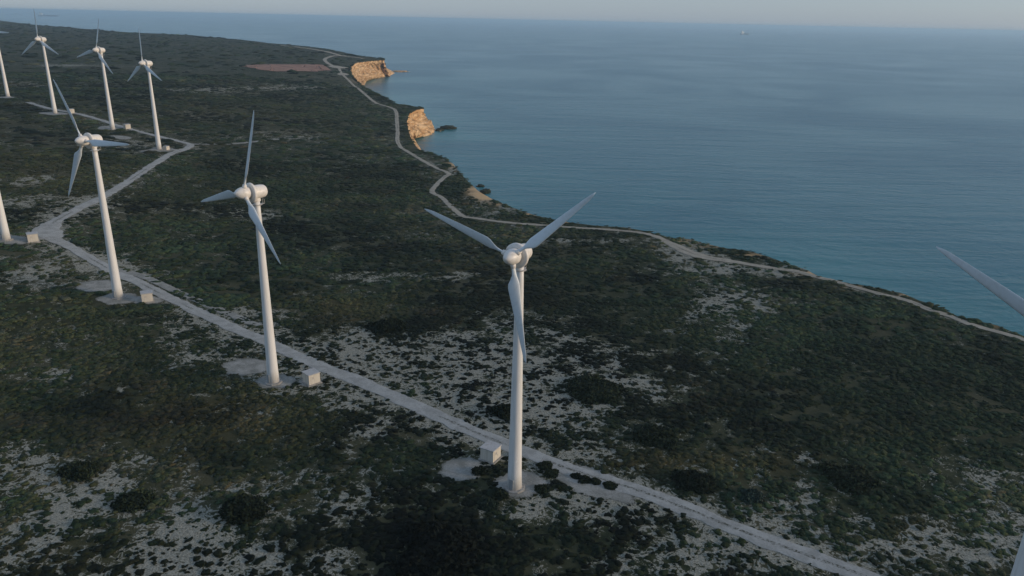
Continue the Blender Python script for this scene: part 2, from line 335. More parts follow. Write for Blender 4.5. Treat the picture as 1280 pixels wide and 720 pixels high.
hwc = np.full(len(C_coast), 1.35); wp = land(868, 316); hwc += 1.7*np.exp(-(np.hypot(C_coast[:, 0]-wp[0], C_coast[:, 1]-wp[1])/16)**2); hwc += np.clip((np.hypot(C_coast[:, 0], C_coast[:, 1])-420)/400, 0, 1)*.35
ribbon('coast_path', C_coast, hwc, M_PATH, 2); ribbon('headland_track', C_far, 3.0, M_PATH, 3, ruts=False); ribbon('far_shore_track', C_farc, 5.0, M_PATH, 4, ruts=False)
M_FIELD = road_mat('ploughed_red_soil', (0.20, 0.115, 0.082), (0.33, 0.19, 0.135), .25)
fa = np.array([land(*p)[:2] for p in [(299,82.2),(322,81.2),(350,80.8),(385,80.8),(405,81.2)]]); fb_ = np.array([land(*p)[:2] for p in [(301,83.0),(326,88.0),(350,90.0),(388,89.6),(410,88.2)]])
u_ = np.linspace(0, 4, 61); k0 = np.minimum(u_.astype(int), 3); f_ = (u_-k0)[:, None]; ea = fa[k0]*(1-f_)+fa[k0+1]*f_; eb = fb_[k0]*(1-f_)+fb_[k0+1]*f_
ea = ea+(fbm(u_*3, u_*0, 8, 3)-.5)[:, None]*22; eb = eb+(fbm(u_*3, u_*0+5, 9, 3)-.5)[:, None]*22; FV = []
for t_ in np.linspace(0, 1, 25):
    p_ = ea*(1-t_)+eb*t_; FV.append(np.c_[p_, hgt(p_[:, 0], p_[:, 1])+.55])
FV = np.stack(FV, 1); ix_ = np.arange(61*25).reshape(61, 25); a = ix_[:-1, :-1].ravel(); b = ix_[1:, :-1].ravel(); c = ix_[1:, 1:].ravel(); d = ix_[:-1, 1:].ravel()
fo = tri_mesh('field', FV.reshape(-1, 3), np.r_[np.c_[a, b, c], np.c_[a, c, d]], M_FIELD, True); mk = np.zeros((61, 25)); mk[0] = mk[-1] = .6; mk[:, 0] = mk[:, -1] = .62; mk = mk.ravel(); vattr(fo, 'mask', np.c_[mk, mk, mk]); tag(fo, kind='structure')
field_poly = np.r_[ea, eb[::-1]]
C_sp = []
for q, (s_, w_) in enumerate(SPURS):
    c_ = world_path(s_); C_sp.append(c_); ribbon('side_track', c_, w_, M_PAD if q != 3 else M_PAD, 5+q)
road_pts = np.concatenate([C_main, C_coast, C_far, C_farc]+C_sp[2:]); road_hw = np.concatenate([hw, hwc, np.full(len(C_far), 5.), np.full(len(C_farc), 6.)]+[np.full(len(c), 1.6) for c in C_sp[2:]])
# gravel pads : (pixel centre, rx m, ry m, rot, name, material)
PADS = [((578,585),4.4,4.2,0,'crane_pad',M_PAD),((652,604),5.0,4.4,.3,'crane_pad',M_PAD),((735,601),11.0,4.2,-.62,'turning_area',M_PAD),((309,458.5),6.2,5.0,0,'crane_pad',M_PAD),((345,477),4.6,3.8,0,'crane_pad',M_PAD),((388,477),3.0,3.0,0,'crane_pad',M_PAD),
 ((122,358),6.0,5.6,0,'crane_pad',M_PAD),((148,373),5.4,4.8,0,'crane_pad',M_PAD),((183,375),5.0,3.6,0,'crane_pad',M_PAD),((3,299),8.5,5.5,0,'crane_pad',M_PAD),((203,187),6.0,7,0,'crane_pad',M_PAD),((136,160),7,9,0,'crane_pad',M_PAD),((150,172),7,5,0,'crane_pad',M_PAD),
 ((68,142),8,8,0,'crane_pad',M_PAD),((6,122),7,8,0,'crane_pad',M_PAD),((422,84),14,26,0,'parking_area',M_PATH),((428,93),7,16,0,'parking_area',M_PATH)]
pad_world = []
for i, (p, rx, ry, rot, nm, mt) in enumerate(PADS):
    c = land(*p); n_ = 44; V = []; 
    for ring in (1.0, .55, 0.0):
        for k in range(n_ if ring else 1):
            a = 2*math.pi*k/n_; rr = ring*(1+(.30*(float(fbm(math.cos(a)*2.2+i*5, math.sin(a)*2.2, 77, 3))-.5)*2 if ring == 1 else 0))
            x = math.cos(a)*rx*rr; y = math.sin(a)*ry*rr; X = c[0]+x*math.cos(rot)-y*math.sin(rot); Y = c[1]+x*math.sin(rot)+y*math.cos(rot)
            V.append((X, Y, float(hgt(X, Y))+float(lift(X, Y))*.8-.012*(i % 3)-(.03 if ring == 1 else 0)))
    Fc = []
    for k in range(n_): k2 = (k+1) % n_; Fc += [(k, k2, n_+k2), (k, n_+k2, n_+k), (n_+k, n_+k2, 2*n_)]
    o = tri_mesh(nm, np.array(V), np.array(Fc), mt, True); mk = np.r_[np.full(n_, .68), np.zeros(n_+1)]; vattr(o, 'mask', np.c_[mk, mk*0, mk*0]); tag(o, kind='structure')
    pad_world.append((c[0], c[1], rx, ry, rot))
def in_pad(x, y, grow=1.0):
    r = np.zeros(len(x), bool)
    for (cx, cy, rx, ry, rot) in pad_world:
        dx = x-cx; dy = y-cy; a = dx*math.cos(rot)+dy*math.sin(rot); b = -dx*math.sin(rot)+dy*math.cos(rot); r |= (a/(rx*grow))**2+(b/(ry*grow))**2 < 1
    return r
# ------------------------------------------------------------------ ground masks : pixel ellipses turned into ground ellipses
def zone(px, py, rx, ry, amt):
    c = land(px, py)[:2]; e1 = land(px+rx, py)[:2]-c; e2 = land(px, py+min(ry, 900))[:2]-c
    return c, np.linalg.inv(np.stack([e1, e2], 1)), amt
BARE = [zone(*z) for z in [(60,690,230,55,.72),(230,640,190,60,.75),(660,395,60,12,.3),(700,300,60,5,.5),(820,480,40,8,.5),(985,575,14,4,1.1),(1012,570,10,3,1.1),(1035,485,8,3,.9),(945,380,60,10,.4),(90,248,40,5,.6),(20,250,60,8,.5),(620,150,40,4,-.2),(150,575,120,30,.45),(25,590,90,40,.8),(430,575,80,60,.6),(650,640,110,22,.6),(735,625,70,24,1.0),(860,690,160,40,.7),(310,700,120,40,.8),(520,480,70,28,.55),(600,430,70,30,.4),
 (330,450,110,40,.65),(255,415,90,30,.7),(100,335,90,28,.65),(90,265,70,18,.5),(690,450,100,55,.9),(650,515,150,45,.85),(545,455,130,36,.6),(455,425,60,40,.35),(480,347,60,7,.8),(585,345,50,7,.8),(905,385,55,50,.8),(910,338,130,10,.8),(855,315,50,12,.7),
 (1230,680,110,42,.85),(1000,612,50,40,.7),(1120,665,90,30,.55),(600,590,60,25,.5),(800,560,60,20,.45),(330,170,60,5,.6),(255,112,50,3,.9),(350,109,50,3,.9),(380,172,20,3,.9),(150,180,40,6,.6),(40,225,50,8,.5),(20,180,40,6,.4),(600,243,16,10,1.2),(570,210,6,5,1.2),(640,262,60,6,.5),
 (300,268,60,10,.55),(60,105,90,4,.5),(80,82,40,2,.6),(470,203,70,8,.3),(30,345,60,12,.3),(450,620,60,16,.4),(1270,590,40,20,.4),(1240,620,60,24,.45),(800,480,60,30,.3),(310,390,40,8,.5),(120,425,50,10,.4),(40,465,60,12,.55),(200,600,40,14,-.4),(540,680,75,48,-1.0),(200,370,120,25,-.2)]]
OLIVE = [zone(*z) for z in [(440,385,50,18,.9),(870,578,130,16,1.0),(280,525,120,45,.7),(1150,665,50,22,.6),(70,215,80,30,.6),(90,330,60,10,.5),(30,590,60,20,.6),(590,340,60,8,.5),(100,400,120,40,.3),(440,470,60,20,.3),(80,700,90,30,.5),(200,250,120,40,.25),(250,140,200,20,.35)]]
REDZ = [zone(*z) for z in [(560,330,28,6,.5),(170,398,50,12,.35)]]
def zsum(Z, x, y):
    r = np.zeros(len(x))
    for c, m_, a in Z:
        u = m_[0, 0]*(x-c[0])+m_[0, 1]*(y-c[1]); v = m_[1, 0]*(x-c[0])+m_[1, 1]*(y-c[1]); d = u*u+v*v
        r += a*np.exp(-d*.95)
    return r
DARKZ = [zone(*z) for z in [(1090,480,280,100,.42),(500,300,190,60,.3),(70,430,150,50,.3),(545,690,110,50,.35),(330,130,200,40,.1),(960,560,120,40,.2)]]
road_sub = road_pts[::2]
def bare_at(x, y):
    pt = np.clip((.5*fbm(x/13, y/13, 21, 3)+.5*fbm(x/5.5, y/5.5, 22, 3)-.36)*4.6, 0, 1.25); b = np.clip(zsum(BARE, x, y), -1, 1.15)*(.49+.66*pt); dr = dist_to(x, y, C_main[::2]); b += .5*np.exp(-(dr/6.5)**2); dc = dist_to(x, y, C_coast[::3]); b += .25*np.exp(-(dc/9)**2)
    return np.clip(b+.40*(fbm(x/40+5, y/22, 44, 4)-.36)+.10*pt, 0, 1.1)
TANZ = [zone(*z) for z in [(625,255,10,2,.7),(612,248,8,3,.8),(905,307,26,3,.5),(850,301,14,2,.5),(1130,369,9,1.6,.7),(940,319,16,2.4,.7),(1075,359,20,1.5,.35),(1240,408,20,1.5,.4),(780,286,20,1.2,.3),(602,243,12,6,1.3),(592,236,7,4,1.0),(567,206,4,4,1.2),(1012,342,14,2.2,.8),(700,278,14,1.6,.8),(455,101,10,3,.6),(665,268,12,1.5,.8)]]
def tan_at(x, y): return np.clip(zsum(TANZ, x, y)*(.3+1.4*fbm(x/3, y/3, 66, 3)), 0, 1)
def masks(x, y): return bare_at(x, y), np.clip(zsum(OLIVE, x, y)*(.4+1.2*fbm(x/9, y/9, 61, 3)), 0, 1), np.clip((zsum(REDZ, x, y)+.35*(fbm(x/40, y/40, 81, 3)-.5)-.42)*2.6, 0, 1)
# ------------------------------------------------------------------ terrain sheet
P2 = []
D = 30.0
while D < 3900:
    c_ = 2.0 if D < 250 else (D*.008 if D < 430 else D*0.0125)
    amax = R(48) if D < 500 else R(50); nA = int(2*amax*D/c_)
    a = np.linspace(-amax, amax, nA)+RNG.uniform(-.3, .3, nA)*c_/D; d = D+RNG.uniform(-.3, .3, nA)*c_
    P2.append(np.c_[np.sin(a)*d, np.cos(a)*d]); D += c_
gx, gy = np.meshgrid(np.arange(-3600, 1000, 90.), np.arange(-2500, 3600, 90.)); G = np.c_[gx.ravel(), gy.ravel()]+RNG.uniform(-20, 20, (gx.size, 2))
aa = np.abs(np.arctan2(G[:, 0], G[:, 1])); G = G[(aa > R(51)) | (np.hypot(G[:, 0], G[:, 1]) < 5)]; G = G[(np.abs(np.arctan2(G[:, 0], G[:, 1])) > R(50))]; P2.append(G); P2 = np.concatenate(P2)
ins = inside(P2[:, 0], P2[:, 1], ct); P2 = P2[ins]; dc_ = dist_to(P2[:, 0], P2[:, 1], ct); P2 = P2[dc_ > 2.0]
t0 = time.time(); nb = len(ct)
vs_, es_, fs_, ov, oe, of_ = delaunay_2d_cdt([Vector(p) for p in np.r_[ct, P2]], [], [list(range(nb)) if area > 0 else list(range(nb))[::-1]], 1, 1e-4)
V = np.array([(v[0], v[1]) for v in vs_]); T = np.array([f for f in fs_ if len(f) == 3]); print('cdt', len(V), len(T), time.time()-t0)
Z = hgt(V[:, 0], V[:, 1]); cr_ = (V[T[:, 1], 0]-V[T[:, 0], 0])*(V[T[:, 2], 1]-V[T[:, 0], 1])-(V[T[:, 1], 1]-V[T[:, 0], 1])*(V[T[:, 2], 0]-V[T[:, 0], 0])
T = np.where((cr_ < 0)[:, None], T[:, ::-1], T)
ground = tri_mesh('ground', np.c_[V, Z], T, M_GROUND, True); b_, o_, r_ = masks(V[:, 0], V[:, 1]); vattr(ground, 'mask', np.c_[b_, o_, r_, tan_at(V[:, 0], V[:, 1])]); tag(ground, kind='structure')
# ------------------------------------------------------------------ cliffs
rows = 30; tt = np.linspace(0, 1, rows); CV = []; CM = []
zt = hgt(ct[:, 0], ct[:, 1])
for k, t in enumerate(tt):
    prof = t**1.25 if k else 0.0
    p = ct*(1-prof)+cf*prof; z = zt*(1-t)+(SEA-3)*t if k else zt.copy()
    z0 = zt+(SEA-3-zt)*(t**.85); z = z0
    env = math.sin(math.pi*min(t*1.15, 1))**.6 if 0 < t < 1 else 0
    wdt = np.minimum(dl[:, 0], 45)
    nn = (fbm(p[:, 0]/7+z/5, p[:, 1]/7-z/6, 91, 4)-.5)*2; n2 = (vnoise(p[:, 0]/2.4, z/1.7+p[:, 1]/2.4, 95)-.5)*2
    gul = -np.abs(fbm(ct[:, 0]/16, ct[:, 1]/16, 97, 2)-.5)*2
    disp = env*(nn*.34*wdt+n2*.05*wdt+gul*.35*wdt)
    big_ = np.clip(wdt/12, 0, 1); n3 = (fbm(p[:, 0]/4.2, p[:, 1]/4.2+z/3.0, 99, 3)-.5)*2; n4 = (fbm(z/2.6+p[:, 0]/30, p[:, 1]/30, 98, 2)-.5)*2
    cave = -np.clip(fbm(p[:, 0]/8+3, p[:, 1]/8+z/7, 103, 3)-.56, 0, 1)*32*(t > .25)*(np.hypot(p[:, 0], p[:, 1]) > 1200)
    disp = disp+env*big_*(n3*3.2+n4*2.6+cave); p = p+dirv/dl*disp[:, None]; z = z+env*(n2*.8+n3*1.2*big_)
    CV.append(np.c_[p, z]); CM.append(np.clip(cc*(1.05-.5*t)+(.5 if k == 0 else 0), 0, 1))
CV = np.stack(CV, 1); CM = np.stack(CM, 1); n_ = len(ct); idx = np.arange(n_*rows).reshape(n_, rows)
i2 = np.roll(idx, -1, 0); a = idx[:, :-1].ravel(); b = i2[:, :-1].ravel(); c = i2[:, 1:].ravel(); d = idx[:, 1:].ravel()
TT = np.r_[np.c_[a, b, c], np.c_[a, c, d]]
if area > 0: TT = TT[:, ::-1]
cl = tri_mesh('cliff', CV.reshape(-1, 3), TT, M_ROCK); m3 = CM.reshape(-1); vattr(cl, 'mask', np.c_[m3, m3*0, m3*0]); tag(cl, kind='structure')
# ------------------------------------------------------------------ sea
rad = [0.0]; D = 120.0
while D < 46000: rad.append(D); D *= 1.045
rad.append(46000.0); nA = 200; SV = []
for r_ in rad[1:]:
    a = np.linspace(0, 2*np.pi, nA, endpoint=False); SV.append(np.c_[np.sin(a)*r_, np.cos(a)*r_])
SV = np.concatenate(SV); SV = np.r_[[[0, 0]], SV]; nr = len(rad)-1; TT = []
for k in range(nA): TT.append((0, 1+(k+1) % nA, 1+k))
ii = 1+np.arange(nr*nA).reshape(nr, nA); a = ii[:-1].ravel(); b = np.roll(ii, -1, 1)[:-1].ravel(); c = np.roll(ii, -1, 1)[1:].ravel(); d = ii[1:].ravel()
TT = np.r_[np.array(TT), np.c_[a, b, c], np.c_[a, c, d]]
near = np.hypot(SV[:, 0], SV[:, 1]) < 3500; sh = np.zeros(len(SV)); dd = dist_to(SV[near, 0], SV[near, 1], ct[::4]); sh[near] = np.exp(-dd/75)
o = tri_mesh('sea', np.c_[SV, np.full(len(SV), SEA)], TT, M_SEA, True); vattr(o, 'mask', np.c_[sh, sh*0, sh*0]); tag(o, kind='structure')
# ------------------------------------------------------------------ scrub (uncountable ground cover)
def ico_template(seed, sub, jitter):
    bm = bmesh.new(); bmesh.ops.create_icosphere(bm, subdivisions=sub, radius=1.0); rs = np.random.default_rng(seed)
    for v in bm.verts: v.co *= 1+rs.uniform(-jitter, jitter)
    kill = [v for v in bm.verts if v.co.z < -0.35]; bmesh.ops.delete(bm, geom=kill, context='VERTS')
    bmesh.ops.triangulate(bm, faces=bm.faces[:]); bm.verts.index_update()
    v = np.array([tuple(q.co) for q in bm.verts]); f = np.array([[q.index for q in p.verts] for p in bm.faces]); bm.free(); return v, f
TMPL = [ico_template(k, 2, .38) for k in range(8)]; TFAR = [ico_template(40+k, 2, .26) for k in range(4)]
PAL = np.array([(0.011, 0.018, 0.009), (0.016, 0.027, 0.012), (0.020, 0.034, 0.018), (0.026, 0.040, 0.018), (0.032, 0.040, 0.017), (0.046, 0.052, 0.026), (0.056, 0.060, 0.038), (0.070, 0.060, 0.032)])
def scatter(n, D0, D1, amax, rmin, rmax, dens_pow=1.0):
    a = RNG.uniform(-amax, amax, n); d = np.sqrt(RNG.uniform(D0*D0, D1*D1, n)); x = np.sin(a)*d; y = np.cos(a)*d
    k = inside(x, y, ct); x = x[k]; y = y[k]; k = dist_to(x, y, ct[::1]) > .8; x = x[k]; y = y[k]
    b = bare_at(x, y); cl_ = fbm(x/5.0, y/5.0, 71, 3); cl_ = .55*cl_+.45*fbm(x/2.1, y/2.1, 72, 3); p = np.clip((cl_-(.36+.17*np.clip(b, 0, 1)))*8, 0.05+.12*np.clip(b, 0, 1), 1)*(1-.15*b)
    red = inside(x, y, field_poly) | (zsum(TANZ, x, y) > .45); k = (RNG.uniform(0, 1, len(x)) < p) & ~red; x = x[k]; y = y[k]; b = b[k]
    r = rmin+(rmax-rmin)*RNG.uniform(0, 1, len(x))**2.2; r *= 1-.2*np.clip(b, 0, 1)
    dr = np.full(len(x), 1e9)
    for s in range(0, len(x), 4000):
        q = np.hypot(x[s:s+4000, None]-road_sub[None, :, 0], y[s:s+4000, None]-road_sub[None, :, 1])-road_hw[::2][None]; dr[s:s+4000] = q.min(1)
    k = (dr > r*.55) & ~in_pad(x, y, .98); return x[k], y[k], r[k], b[k]
VV = []; FF = []; CCl = []; base = 0
def add_bushes(x, y, r, tm, hk=(.38, .7)):
    global base
    n = len(x); which = RNG.integers(0, len(tm), n); ol = np.clip(zsum(OLIVE, x, y), 0, 1); tone = .45*fbm(x/9, y/9, 33, 3)+.30*fbm(x/30, y/30, 36, 3)+.25*fbm(x/150, y/70, 34, 3); dark = np.clip(.95+(.5*fbm(x/22, y/16, 37, 3)+.5*fbm(x/120, y/60, 35, 3)-.5)*4.2, .35, 1.7)*(1-np.clip(zsum(DARKZ, x, y), 0, .6)); z = hgt(x, y)
    for k in range(len(tm)):
        s = np.nonzero(which == k)[0]
        if not len(s): continue
        tv, tf = tm[k]; ang = RNG.uniform(0, 6.28, len(s)); ca, sa = np.cos(ang), np.sin(ang); el = RNG.uniform(.75, 1.3, len(s)); hh = RNG.uniform(hk[0], hk[1], len(s))
        X = tv[None, :, 0]*(r[s]*el)[:, None]; Y = tv[None, :, 1]*(r[s]/el)[:, None]; Zz = tv[None, :, 2]*(r[s]*hh)[:, None]
        jx = 1+RNG.uniform(-.16, .16, X.shape); X = X*jx; Y = Y*jx; Zz = Zz*(1+RNG.uniform(-.25, .25, X.shape))
        wx = X*ca[:, None]-Y*sa[:, None]+x[s][:, None]; wy = X*sa[:, None]+Y*ca[:, None]+y[s][:, None]; wz = Zz+z[s][:, None]+(r[s]*hh*.18)[:, None]
        VV.append(np.stack([wx, wy, wz], -1).reshape(-1, 3)); nv = len(tv)
        FF.append((tf[None]+(base+np.arange(len(s))*nv)[:, None, None]).reshape(-1, 3)); base += nv*len(s)
        pick = PAL[np.clip(((tone[s]-.5)*16+3.2+RNG.normal(0, .9, len(s))), 0, 7).astype(int)]
        pick = pick*(1-.65*ol[s][:, None])+np.array([0.062, 0.054, 0.024])*.65*ol[s][:, None]
        pick = pick*(RNG.uniform(.78, 1.22, len(s))*dark[s])[:, None]; CCl.append(np.repeat(pick, nv, 0))
x, y, r, b = scatter(105000, 78, 225, R(46), .28, 1.0); print('near', len(x)); add_bushes(x, y, r, TMPL, (.22, .5))
x, y, r, b = scatter(70000, 220, 440, R(42), .5, 1.6); print('mid', len(x)); add_bushes(x, y, r, TMPL, (.2, .42))
x, y, r, b = scatter(42000, 430, 900, R(40), 1.0, 3.4); print('mid2', len(x)); add_bushes(x, y, r, TFAR, (.16, .34))
x, y, r, b = scatter(22000, 800, 3300, R(40), 2.2, 7.0); print('far', len(x)); add_bushes(x, y, r, TFAR, (.14, .34))
# bank scrub along the cliff top
k = np.nonzero((np.hypot(ct[:, 0], ct[:, 1]) < 1700) & (ct[:, 1] > 60) & (cc > .35))[0]; k = np.repeat(k, 2); off = RNG.uniform(-.7, .25, len(k)); p = ct[k]+(cf-ct)[k]/dl[k]*(off*3.5)[:, None]+RNG.uniform(-1, 1, (len(k), 2))
rr = RNG.uniform(.4, 1.15, len(k))*np.clip(np.hypot(p[:, 0], p[:, 1])/520, .7, 1.8); kk = RNG.uniform(0, 1, len(k)) < .6; add_bushes(p[kk, 0], p[kk, 1], rr[kk], TMPL, (.2, .42))
V = np.concatenate(VV); T = np.concatenate(FF); o = tri_mesh('scrub', V, T, M_LEAF); vattr(o, 'tint', np.concatenate(CCl)); tag(o, 'low dark green scrub covering the headland', 'scrub', kind='stuff')
print('scrub tris', len(T))
# ------------------------------------------------------------------ single large shrubs
def big_shrub(px, py, rad_, h, tint, label, seed, name='shrub', group='large round shrubs'):
    c = land(px, py); rs = np.random.default_rng(seed); root = empty(name, (c[0], c[1], float(hgt(c[0], c[1])))); tag(root, label, 'shrub', group)
    n = int(700+rad_*220); a = rs.uniform(0, 6.283, n); u = rs.uniform(0, 1, n); el = np.arcsin(u); rr = rs.uniform(.80, 1.02, n)*(1+.22*(fbm(a*1.4+seed, u*3, seed, 3)-.5)*2)
    lob = .55+.95*fbm(np.cos(a)*1.5+seed, np.sin(a)*1.5+seed, seed, 3); rr = rr*lob
    P = np.c_[np.cos(a)*np.cos(el)*rr*rad_, np.sin(a)*np.cos(el)*rr*rad_, np.sin(el)*rr*h]
    s = rs.uniform(.10, .26, n)*(rad_/3)**.5; d1 = rs.normal(0, 1, (n, 3)); d1 /= np.linalg.norm(d1, axis=1)[:, None]; d2 = np.cross(d1, rs.normal(0, 1, (n, 3))); d2 /= np.linalg.norm(d2, axis=1)[:, None]
    A = P+d1*s[:, None]*1.5; B = P-d1*s[:, None]*.8+d2*s[:, None]; Cc = P-d1*s[:, None]*.8-d2*s[:, None]; V = np.stack([A, B, Cc], 1).reshape(-1, 3); T = np.arange(3*n).reshape(-1, 3)
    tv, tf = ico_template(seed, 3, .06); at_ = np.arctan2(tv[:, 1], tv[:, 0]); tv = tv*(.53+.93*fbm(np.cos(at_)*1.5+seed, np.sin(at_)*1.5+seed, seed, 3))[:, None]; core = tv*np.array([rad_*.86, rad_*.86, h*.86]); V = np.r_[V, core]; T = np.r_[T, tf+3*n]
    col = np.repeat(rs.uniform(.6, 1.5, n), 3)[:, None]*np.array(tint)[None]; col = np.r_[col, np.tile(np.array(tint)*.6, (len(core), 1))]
    o = tri_mesh('foliage', V, T, M_LEAF); vattr(o, 'tint', col); o.parent = root
    vb = []; fb = []
    for q in range(5):
        a_ = q*1.26+seed; x1, y1 = math.cos(a_)*rad_*.5, math.sin(a_)*rad_*.5; b0 = len(vb); w_ = .05*rad_
        for (X, Y, Zz, ww) in ((0, 0, -.1, w_), (x1, y1, h*.35, w_*.4)):
            for j in range(5): vb.append((X+math.cos(j*1.2566)*ww, Y+math.sin(j*1.2566)*ww, Zz))
        for j in range(5): fb.append((b0+j, b0+(j+1) % 5, b0+5+(j+1) % 5, b0+5+j))
    mesh_obj('stem', vb, fb, M_BARK, root); return root
G1 = (0.015, 0.022, 0.013); G2 = (0.024, 0.034, 0.019)
for q in [(306,640,3.9,2.4,G1,'dark round shrub on the pale stony ground at lower left'),(545,690,7.2,1.7,(0.008,.011,.008),'very large almost black thicket below the crane pad at the bottom edge'),(866,604,3.9,1.5,G1,'dark rounded bush above the gravel road right of the nearest full turbine'),
 (631,517,3.0,1.9,G1,'dark bush just behind the tower of the central turbine'),(165,627,3.2,1.1,G2,'low broad dark shrub on stony ground near the lower left corner'),(938,622,2.0,1.4,(0.035,.055,.045),'blue-green bush beside the pale stones right of the road'),
 (745,490,6.5,1.2,G2,'broad dark thicket among the pale stones right of the central tower'),(625,620,1.5,.8,G2,'bush at the left edge of the central tower pad'),(682,583,1.4,.7,G2,'bush between the central tower and the road'),(600,590,1.4,1.2,G1,'small dark bush between the small gravel disc and the central tower'),
 (720,596,1.0,.45,G1,'small dark bush at the near edge of the road beside the turning area'),(731,600,1.2,.5,G1,'low dark bush in the middle of the short row by the turning area'),(745,603,1.0,.5,G2,'low bush at the right end of the short row by the turning area'),(762,608,1.3,.4,G2,'flat strip of plants between road and turning area'),(676,612,1.3,.6,G2,'bush at the right edge of the central tower pad'),(690,592,1.4,.6,G2,'bush between the central tower pad and the turning area'),(612,632,1.6,1.0,(.022,.036,.026),'bush touching the lower left of the central tower pad'),(1060,600,5.0,1.2,G2,'dark thicket at right among the scrub'),(820,548,4.5,1.1,G2,'dark bush at the top edge of the olive grass strip'),(480,410,5,1.5,G1,'dark patch of bushes above the road between the two middle turbines'),(100,590,3.4,1.4,G2,'dark green bush at the far left below the olive grass')]:
    big_shrub(q[0], q[1], q[2], q[3], q[4], q[5], int(q[0]))
# ------------------------------------------------------------------ wind turbines
def make_blade(parent, ph):
    RB = 18.0; secs = 26; npt = 14; vs = []; fs = []
    for i in range(secs):
        t = i/(secs-1); r = 1.0+(RB-1.0)*t
        if r < 2.6: ch, th, tw = .62, .62, 30
        else:
            q = min((r-2.6)/2.2, 1); q = q*q*(3-2*q); cm = 1.98-(r-4.8)/(RB-4.8)*1.54 if r > 4.8 else 1.98
            ch = .62*(1-q)+cm*q; tr = .30-.16*min((r-3)/9, 1); th = .62*(1-q)+ch*tr*q; tw = 30*(1-q)+(24-22*min((r-4)/12, 1))*q
        if i == secs-1: ch, th = .12, .03
        elif i == secs-2: ch *= .75; th *= .8
        tw = R(tw); le = .5 if r < 2.6 else .5-.18*min((r-2.6)/2.2, 1)
        for k in range(npt):
            a = 2*math.pi*k/npt; cx = math.cos(a); u = (cx*.5+.5-le)*ch; thick = math.sin(a)*th*.5*(1.0 if r < 3 else (1.15-.55*(cx*.5+.5)))
            vs.append((u*math.cos(tw)-thick*math.sin(tw)*0+0, -(u*math.sin(tw))-thick*math.cos(tw), r))
    for i in range(secs-1):
        for k in range(npt): fs.append((i*npt+k, i*npt+(k+1) % npt, (i+1)*npt+(k+1) % npt, (i+1)*npt+k))
    fs.append(tuple(range(npt))[::-1]); fs.append(tuple((secs-1)*npt+k for k in range(npt)))
    return mesh_obj('blade', vs, fs, M_BLADE, parent, True)
TILT = R(4); HUB = 45.0
def make_turbine():
    t = empty('wind_turbine', (0, 0, 0))
    bm = bmesh.new(); prof = []
    for k in range(15):
        q = k/14; r = 1.27*(1-q)+.63*q; r += .09*math.exp(-q*14); prof.append((r, .45+q*43.0))
    lathe(bm, prof, 28); tw = bm_obj('tower', bm, M_TOWER, t, True)
    bm = bmesh.new(); a0 = R(0)
    box(bm, -.42, .42, -1.40, -1.22, .5, 2.55, .03); d = bm_obj('door', bm, M_DARK, tw)
    bm = bmesh.new(); lathe(bm, [(2.05, -.5), (2.05, .38), (1.95, .45), (.8, .452)], 8); bm_obj('foundation', bm, M_CONC, t)
    nac = bmesh.new(); lathe(nac, [(.5, -2.25), (1.05, -2.17), (1.3, -1.85), (1.42, -1.2), (1.46, -.2), (1.5, .8), (1.45, 1.2)], 28, 'F')
    nc = bm_obj('nacelle', nac, M_NAC, t, True); nc.location = (0, 0, HUB); nc.rotation_euler = (-TILT*0, 0, 0)
    rg = bmesh.new(); lathe(rg, [(1.5, .88), (2.0, .92), (2.12, 1.05), (2.12, 1.42), (2.0, 1.56), (1.42, 1.6)], 36, 'F'); rn = bm_obj('generator_ring', rg, M_NAC, nc, True)
    ck = bmesh.new(); lathe(ck, [(.85, -1.9), (.8, -1.2)], 20); bm_obj('yaw_neck', ck, M_NAC, nc)
    pl = bmesh.new(); lathe(pl, [(.68, -2.75), (1.12, -2.75), (1.12, -2.66), (.68, -2.66)], 20, caps=False); box(pl, -.35, .35, .8, 1.65, -2.74, -2.65)
    for q in (-.33, .33): box(pl, q-.03, q+.03, 1.58, 1.64, -2.66, -1.7)
    box(pl, -.33, .33, 1.585, 1.635, -1.76, -1.70); bm_obj('service_platform', pl, M_METAL, nc)
    rotor = bpy.data.objects.new('rotor', None); sp_ = bmesh.new()
    lathe(sp_, [(1.15, 1.72), (1.28, 2.1), (1.32, 2.9), (1.25, 3.4), (1.06, 4.0), (.78, 4.5), (.42, 4.9), (.13, 5.08), (.03, 5.1)], 28, 'F')
    for k in range(3):
        a = k*2*math.pi/3; m_ = Matrix.Rotation(a, 4, 'Y')
        c0 = bmesh.ops.create_cone(sp_, cap_ends=True, segments=14, radius1=.52, radius2=.42, depth=.8)
        for v in c0['verts']: v.co = m_ @ (v.co+Vector((0, 0, 1.45))) + Vector((0, -2.9, 0))
    hb = bm_obj('hub', sp_, M_NAC, t, True); hb.location = (0, 0, HUB)
    bl = make_blade(hb, 0); bl.location = (0, -2.9, 0)
    for k in (1, 2):
        b2 = bl.copy(); COL.objects.link(b2); b2.parent = hb; b2.rotation_euler = (0, k*2*math.pi/3, 0)
    return t
proto = make_turbine()
def copy_tree(o, parent=None):
    c = o.copy(); COL.objects.link(c); c.parent = parent
    for ch in [q for q in bpy.data.objects if q.parent == o]: copy_tree(ch, c)
    return c
